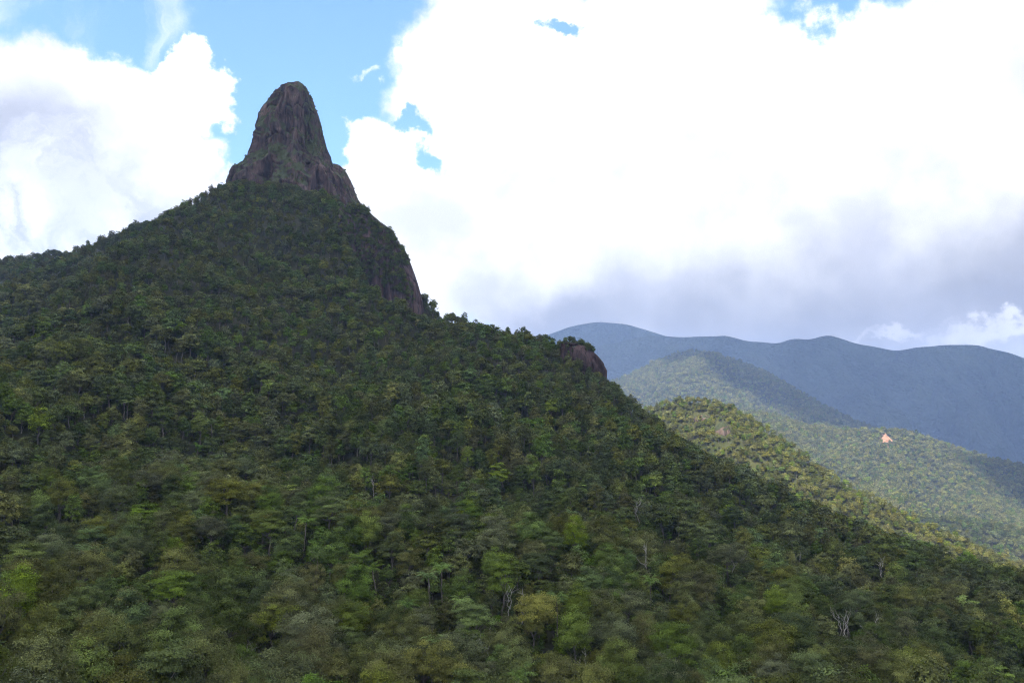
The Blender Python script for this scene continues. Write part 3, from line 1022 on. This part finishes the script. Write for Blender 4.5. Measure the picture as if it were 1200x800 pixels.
# shrubs on the ledges of the rocks
def ledge_points(verts, faces, thr, amount, seed, zone=None):
    q = faces[0]
    a, b, c, d = (verts[q[:, i]] for i in range(4))
    n = np.cross(c - a, d - b)
    ar = np.linalg.norm(n, axis=1) * 0.5
    n = n / (2 * ar[:, None] + 1e-9)
    cen = (a + b + c + d) / 4
    up = np.abs(n[:, 2]) + 0.28 * fbm(cen[:, 0] / 22, cen[:, 1] / 22, cen[:, 2] / 22, 3, seed)
    w = np.where((up > thr) & (n[:, 1] < 0.75), ar, 0)
    if zone is not None:
        w = np.where(zone(cen), ar, 0)
    if w.sum() <= 0:
        return np.zeros((0, 3))
    k = RNG.choice(len(cen), amount, p=w / w.sum())
    return cen[k]


ledge = np.vstack([ledge_points(*pin, 0.28, 800, 3), ledge_points(*buttress, 0.45, 50, 4), ledge_points(*step, 0.40, 80, 5)])
n = len(ledge)
scatter('shrubbery', ledge - [0, 0, 1.6], rot3(RNG.uniform(0, 6.28, n)), np.repeat(RNG.uniform(0.12, 0.36, n)[:, None], 3, 1), RNG.choice([0, 1, 3, 6, 8], n), FAR, label='low scrub clinging to the ledges of the pinnacle', category='scrub')
def cliff_zone(c):
    """The overgrown part of the cliff's dome: above the bare face, back from its right edge."""
    e = np.array([at(px_, py_, 680) for px_, py_ in ((430, 256), (455, 270), (468, 288), (478, 308), (484, 340))])
    b_ = np.array([at(px_, py_, 680) for px_, py_ in ((400, 346), (437, 330), (455, 334), (486, 352))])
    edge = np.interp(-c[:, 2], -e[:, 2], e[:, 0]) + 5 * fbm(c[:, 0] / 9, c[:, 2] / 9, octaves=2, seed=8)
    foot = np.interp(c[:, 0], b_[:, 0], b_[:, 2]) + 5 * fbm(c[:, 0] / 6, c[:, 1] / 6, octaves=2, seed=9)
    return (c[:, 0] < edge) & (c[:, 2] > foot)


ledge = np.vstack([ledge_points(*cliff_b, 0.34, 1500, 7, lambda c: cliff_zone(c))])
n = len(ledge)
scatter('shrubbery', ledge - [0, 0, 3.5], rot3(RNG.uniform(0, 6.28, n)), np.repeat(RNG.uniform(0.35, 0.65, n)[:, None], 3, 1), RNG.choice([0, 1, 2, 5, 8], n), FAR, label='dark scrub over the rounded top of the cliff', category='scrub')
ledge = ledge_points(*out_b, 0.5, 60, 9, lambda c: (c[:, 2] > out_b[0][:, 2].max() - 9 + 3 * fbm(c[:, 0] / 6, c[:, 1] / 6, octaves=2, seed=2)))
n = len(ledge)
scatter('shrubbery', ledge - [0, 0, 1.8], rot3(RNG.uniform(0, 6.28, n)), np.repeat(RNG.uniform(0.3, 0.55, n)[:, None], 3, 1), RNG.choice([0, 1, 2, 5, 8], n), FAR, label='scrub growing on top of the dark rock outcrop', category='scrub')


# forests on the farther hills
def hill_forest(name, X, Y, Z, spacing, sc, coll, label, seed, bright=False, avoid=()):
    ny = X.shape[1]
    du, dv = X[1, 0] - X[0, 0], Y[0, 1] - Y[0, 0]
    W, Hh = X[-1, 0] - X[0, 0], Y[0, -1] - Y[0, 0]
    g = jittered(0, W, 0, Hh, spacing)
    u, v = np.clip(g[:, 0] / du, 0, X.shape[0] - 1.01), np.clip(g[:, 1] / dv, 0, ny - 1.01)
    i, j = u.astype(int), v.astype(int)
    a, b = u - i, v - j

    def bil(G):
        return G[i, j] * (1 - a) * (1 - b) + G[i + 1, j] * a * (1 - b) + G[i, j + 1] * (1 - a) * b + G[i + 1, j + 1] * a * b
    Q = np.column_stack([bil(X), bil(Y), bil(Z)])
    ppx, ppy = to_pixel(Q)
    k = (ppx > -90) & (ppx < 1290) & (Q[:, 2] > -298)
    for ax, ay, rx, ry in avoid:
        k &= ((ppx - ax) / rx) ** 2 + ((ppy - ay) / ry) ** 2 > 1
    Q = Q[k]
    Q = Q[seen(Q, 12, 26)]
    n = len(Q)
    s = sc * (0.6 + 0.85 * RNG.uniform(0, 1, n) ** 1.6)
    scatter(name, Q, rot3(RNG.uniform(0, 6.28, n)), scl3(s), species_at(Q, seed, 120.0, bright), coll, label=label, category='forest')
    print(name, n)


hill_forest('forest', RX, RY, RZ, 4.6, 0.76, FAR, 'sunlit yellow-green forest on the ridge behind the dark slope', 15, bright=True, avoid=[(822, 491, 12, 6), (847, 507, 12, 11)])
hill_forest('forest', LX, LY, LZ, 5.8, 0.85, FAR, 'forest on the far shoulder at the left', 16)
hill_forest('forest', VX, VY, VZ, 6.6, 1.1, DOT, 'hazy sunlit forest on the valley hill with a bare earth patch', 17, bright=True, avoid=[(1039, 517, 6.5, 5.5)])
hill_forest('forest', FX, FY, FZ, 6.2, 1.0, DOT, 'darker forest on the foot hill in the valley', 18)


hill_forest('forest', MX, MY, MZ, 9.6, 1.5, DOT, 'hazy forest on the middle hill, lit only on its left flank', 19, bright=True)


# bare orange earth on the valley hill: a patch draped over the slope
def earth_patch():
    c = None
    best = 1e9
    pts = np.stack([VX, VY, VZ], -1).reshape(-1, 3)
    qx, qy = to_pixel(pts)
    vis = seen(pts, 12, 5)
    dd = np.where(vis, (qx - 1039) ** 2 + (qy - 515) ** 2, 1e12)
    c = pts[np.argmin(dd)]
    nu = 26
    u = np.linspace(-1, 1, nu)
    A_, B_ = np.meshgrid(u, u, indexing='ij')
    du, dv = VX[1, 0] - VX[0, 0], VY[0, 1] - VY[0, 0]
    yc0 = VY[:, 0]
    ang = np.arctan2(B_, A_)
    sq = np.maximum(np.abs(A_), np.abs(B_)) / (np.hypot(A_, B_) + 1e-9)
    rr = sq * (1 + 0.5 * fbm(2 * np.cos(ang), 2 * np.sin(ang), octaves=3, seed=4))
    x = c[0] + A_ * rr * 18
    y = c[1] + B_ * rr * 46
    ui = np.clip((x - VX[0, 0]) / du, 0, VX.shape[0] - 1.01)
    i = ui.astype(int)
    a = ui - i
    yb = yc0[i] * (1 - a) + yc0[i + 1] * a
    vj = np.clip((y - yb) / dv, 0, VX.shape[1] - 1.01)
    j = vj.astype(int)
    b = vj - j
    z = VZ[i, j] * (1 - a) * (1 - b) + VZ[i + 1, j] * a * (1 - b) + VZ[i, j + 1] * (1 - a) * b + VZ[i + 1, j + 1] * a * b
    m = ground_material('bare_earth', (0.20, 0.10, 0.055), (0.36, 0.21, 0.14), 0.11)
    link('bare_earth', mesh_np('bare_earth', np.stack([x, y, z + 1.2], -1).reshape(-1, 3), grid_faces(nu, nu), [m]), kind='structure')


earth_patch()

# ------------------------------------------------------------------ the trees that stand as things of their own
near_crowns, near_trunks = {}, {}
for i, ((f_, t_, w_), (lf, tk)) in enumerate(zip(SPECIES, NEAR)):
    near_crowns[i] = crown_mesh(*lf, TINTS[t_])
    near_trunks[i] = mesh_np('trunk', *tk, [BARK], smooth=True)

FORM_WORD = {'round': 'round-crowned', 'broad': 'broad flat-topped', 'tall': 'tall narrow', 'tiered': 'tiered', 'feathery': 'feathery'}
ORD = ['first', 'second', 'third', 'fourth', 'fifth', 'sixth', 'seventh', 'eighth', 'ninth', 'tenth', 'eleventh', 'twelfth', 'thirteenth', 'fourteenth', 'fifteenth']
proto_tree = {}


def tree_of_kind(k):
    if k not in proto_tree:
        e = link('forest_tree', None)
        link('trunk', near_trunks[k], e)
        link('crown', near_crowns[k], e)
        proto_tree[k] = e
        return e
    src = proto_tree[k]
    e = src.copy()
    COL.objects.link(e)
    for ch in list(src.children):
        c = ch.copy()
        COL.objects.link(c)
        c.parent = e
    return e


ids = np.where(own)[0]
cut = np.quantile(py[ids], [0.2, 0.4, 0.6, 0.8])
BAND = ['highest row', 'second row from top', 'middle row', 'second row from bottom', 'lowest row']
buckets = {}
for i in ids:
    b = int(np.searchsorted(cut, py[i]))
    buckets.setdefault((int(kind_i[i]), b), []).append(i)
for (k, b), mem in buckets.items():
    mem.sort(key=lambda i: px[i])
    f_, t_, _ = SPECIES[k]
    for r, i in enumerate(mem):
        e = tree_of_kind(k)
        e.location = P[i]
        e.rotation_euler = (random.gauss(0, 0.04), random.gauss(0, 0.04), spin[i])
        s = scale[i]
        e.scale = (s * random.uniform(0.92, 1.1), s * random.uniform(0.92, 1.1), s * random.uniform(0.92, 1.08))
        what = '%s %s tree' % (t_, FORM_WORD[f_])
        e['label'] = ('only %s in its row, %s' % (what, BAND[b])) if len(mem) == 1 else ('%s, %s of its kind from left, %s' % (what, ORD[min(r, 14)], BAND[b]))
        e['category'] = 'tree'
        e['group'] = 'nearest forest trees on the lower slope'

palm_src = []
for i in range(6):
    (pv_, pq_, pt_), (ptv, ptq) = palm_parts(40 + i, 8.0 + 0.6 * i)
    palm_src.append((crown_mesh(pv_, pq_, pt_, PALM_LEAF if i % 2 else PALM_DARK), mesh_np('trunk', ptv, ptq, [BARK], smooth=True)))
dead_src = [mesh_np('dead_tree', *dead_parts(60 + i, 12.5), [PALE_BARK], smooth=True) for i in range(4)]
WHERE = {}


def place_words(q):
    x, y = to_pixel(q)
    x, y = x[0], y[0]
    return x, y


palms = [(q, big) for k, q, big in special if k == 'palm']
deads = [q for k, q, big in special if k == 'dead']
pl = sorted([(*place_words(q + np.array([0, 0, 10])), q, big) for q, big in palms], key=lambda t: t[1])


def rank_labels(items, what):
    """Rows from the top, then counted from the left within the row."""
    names = ['topmost', 'upper', 'middle', 'lower', 'lowest']
    out = {}
    nrow = 5
    per = math.ceil(len(items) / nrow)
    for r in range(nrow):
        row = sorted(range(r * per, min(len(items), (r + 1) * per)), key=lambda i: items[i][0])
        for k_, i in enumerate(row):
            out[i] = '%s, %s from left in the %s cluster' % (what, ORD[k_], names[r])
    return out


lab = rank_labels(pl, 'feather palm above dark trees')
for i, (x, y, q, big) in enumerate(pl):
    c_, t_ = palm_src[i % 6]
    e = link('palm_tree', None)
    link('trunk', t_, e)
    link('crown', c_, e)
    e.location = q
    e.rotation_euler = (random.gauss(0, 0.09), random.gauss(0, 0.09), random.uniform(0, 6.28))
    s = {1: 0.84, 2: 0.94, 3: 1.1}[big] * random.uniform(0.9, 1.1)
    e.scale = (s, s, s)
    e['label'], e['category'], e['group'] = lab[i], 'palm', 'palms standing among the forest trees'
dl = sorted([(*place_words(q + np.array([0, 0, 10])), q) for q in deads], key=lambda t: t[1])
lab = rank_labels(dl, 'bare pale grey leafless tree')
for i, (x, y, q) in enumerate(dl):
    o = link('bare_tree', dead_src[i % 4])
    o.location = q
    o.rotation_euler = (0, 0, random.uniform(0, 6.28))
    s = min(1.0, max(0.55, q[1] / 230.0))
    o.scale = (s, s, s)
    o['label'], o['category'], o['group'] = lab[i], 'tree', 'bare trees among the forest trees'


# ------------------------------------------------------------------ clouds high overhead, whose shadow lies over the mountain and the far ranges
def cloud_material():
    m, N = material('cloud')
    out = N.new('ShaderNodeOutputMaterial')
    d = N.new('ShaderNodeBsdfDiffuse', ins={'Color': (0.9, 0.9, 0.9, 1)})
    t = N.new('ShaderNodeBsdfTranslucent', ins={'Color': (0.75, 0.77, 0.8, 1)})
    N.put(out.inputs[0], N.new('ShaderNodeMixShader', ins={0: 0.5, 1: d.outputs[0], 2: t.outputs[0]}).outputs[0])
    return m


CLOUD = cloud_material()
CLOUD_Z = 4600.0


def cloud(poly, cell, thick, seed, warp):
    """A flat-based heap of cloud over the outline POLY (ground points moved up the sun's direction)."""
    poly = np.array(poly, float)
    lo, hi = poly.min(0) - warp, poly.max(0) + warp
    xs, ys = np.arange(lo[0], hi[0] + cell, cell), np.arange(lo[1], hi[1] + cell, cell)
    X, Y = np.meshgrid(xs, ys, indexing='ij')
    wx = X + warp * fbm(X / (warp * 5), Y / (warp * 5), octaves=4, seed=seed)
    wy = Y + warp * fbm(X / (warp * 5), Y / (warp * 5), octaves=4, seed=seed + 9)
    inside = np.zeros(X.shape, bool)
    sd = np.full(X.shape, 1e12)
    nP = len(poly)
    for k in range(nP):
        a, b = poly[k], poly[(k + 1) % nP]
        e = b - a
        t = np.clip(((wx - a[0]) * e[0] + (wy - a[1]) * e[1]) / (e @ e), 0, 1)
        sd = np.minimum(sd, np.hypot(wx - a[0] - t * e[0], wy - a[1] - t * e[1]))
        cr = ((a[1] > wy) != (b[1] > wy)) & (wx < (b[0] - a[0]) * (wy - a[1]) / (b[1] - a[1] + 1e-9) + a[0])
        inside ^= cr
    sd = np.where(inside, sd, -sd)
    t = np.clip(sd / (thick * 1.2), 0, 1)
    t = thick * np.sqrt(t) * (0.7 + 0.5 * np.abs(fbm(X / (thick * 1.1), Y / (thick * 1.1), octaves=4, seed=seed + 3)))
    off = SUN[:2] / SUN[2] * CLOUD_Z
    top = np.stack([X + off[0], Y + off[1], CLOUD_Z + t], -1).reshape(-1, 3)
    bot = np.stack([X + off[0], Y + off[1], CLOUD_Z - 0.18 * t], -1).reshape(-1, 3)
    q = grid_faces(len(xs), len(ys))
    q = q[(sd.ravel()[q] > -cell * 0.5).any(1)]
    nv = len(top)
    V = np.vstack([top, bot])
    Q = np.vstack([q, q[:, ::-1] + nv])
    used, inv = np.unique(Q, return_inverse=True)
    return link('cloud', mesh_np('cloud', V[used], inv.reshape(-1, 4), [CLOUD], smooth=True), kind='structure')


cloud([(-1500, -700), (900, -700), (900, 300), (640, 450), (400, 570), (230, 690), (130, 830), (95, 1000), (120, 1250), (60, 1500), (-300, 1850), (-1500, 1900)], 30, 170, 11, 22)
cloud([(5600, 1640), (1330, 1640), (1300, 1780), (1350, 2050), (1380, 2350), (1200, 2650), (1150, 2900), (1100, 3350), (990, 4050), (860, 4500), (0, 4950), (-400, 10500), (5600, 10500)], 90, 420, 23, 80)

# ------------------------------------------------------------------ haze
hz, N = material('haze')
o_ = N.new('ShaderNodeOutputMaterial')
pv = N.new('ShaderNodeVolumePrincipled')
pv.inputs['Color'].default_value = (0.40, 0.57, 1.0, 1)
pv.inputs['Density'].default_value = 0.98e-4
pv.inputs['Anisotropy'].default_value = 0.0
N.t.links.new(pv.outputs[0], o_.inputs['Volume'])
hx0, hx1, hy0, hy1, hz0, hz1 = -14050, 14050, -14050, 14050, -301, 1750
hv = [(x, y, z) for z in (hz0, hz1) for x, y in ((hx0, hy0), (hx1, hy0), (hx1, hy1), (hx0, hy1))]
hf = np.array([[3, 2, 1, 0], [4, 5, 6, 7], [0, 1, 5, 4], [1, 2, 6, 5], [2, 3, 7, 6], [3, 0, 4, 7]])
link('haze', mesh_np('haze', hv, hf, [hz]), kind='stuff')
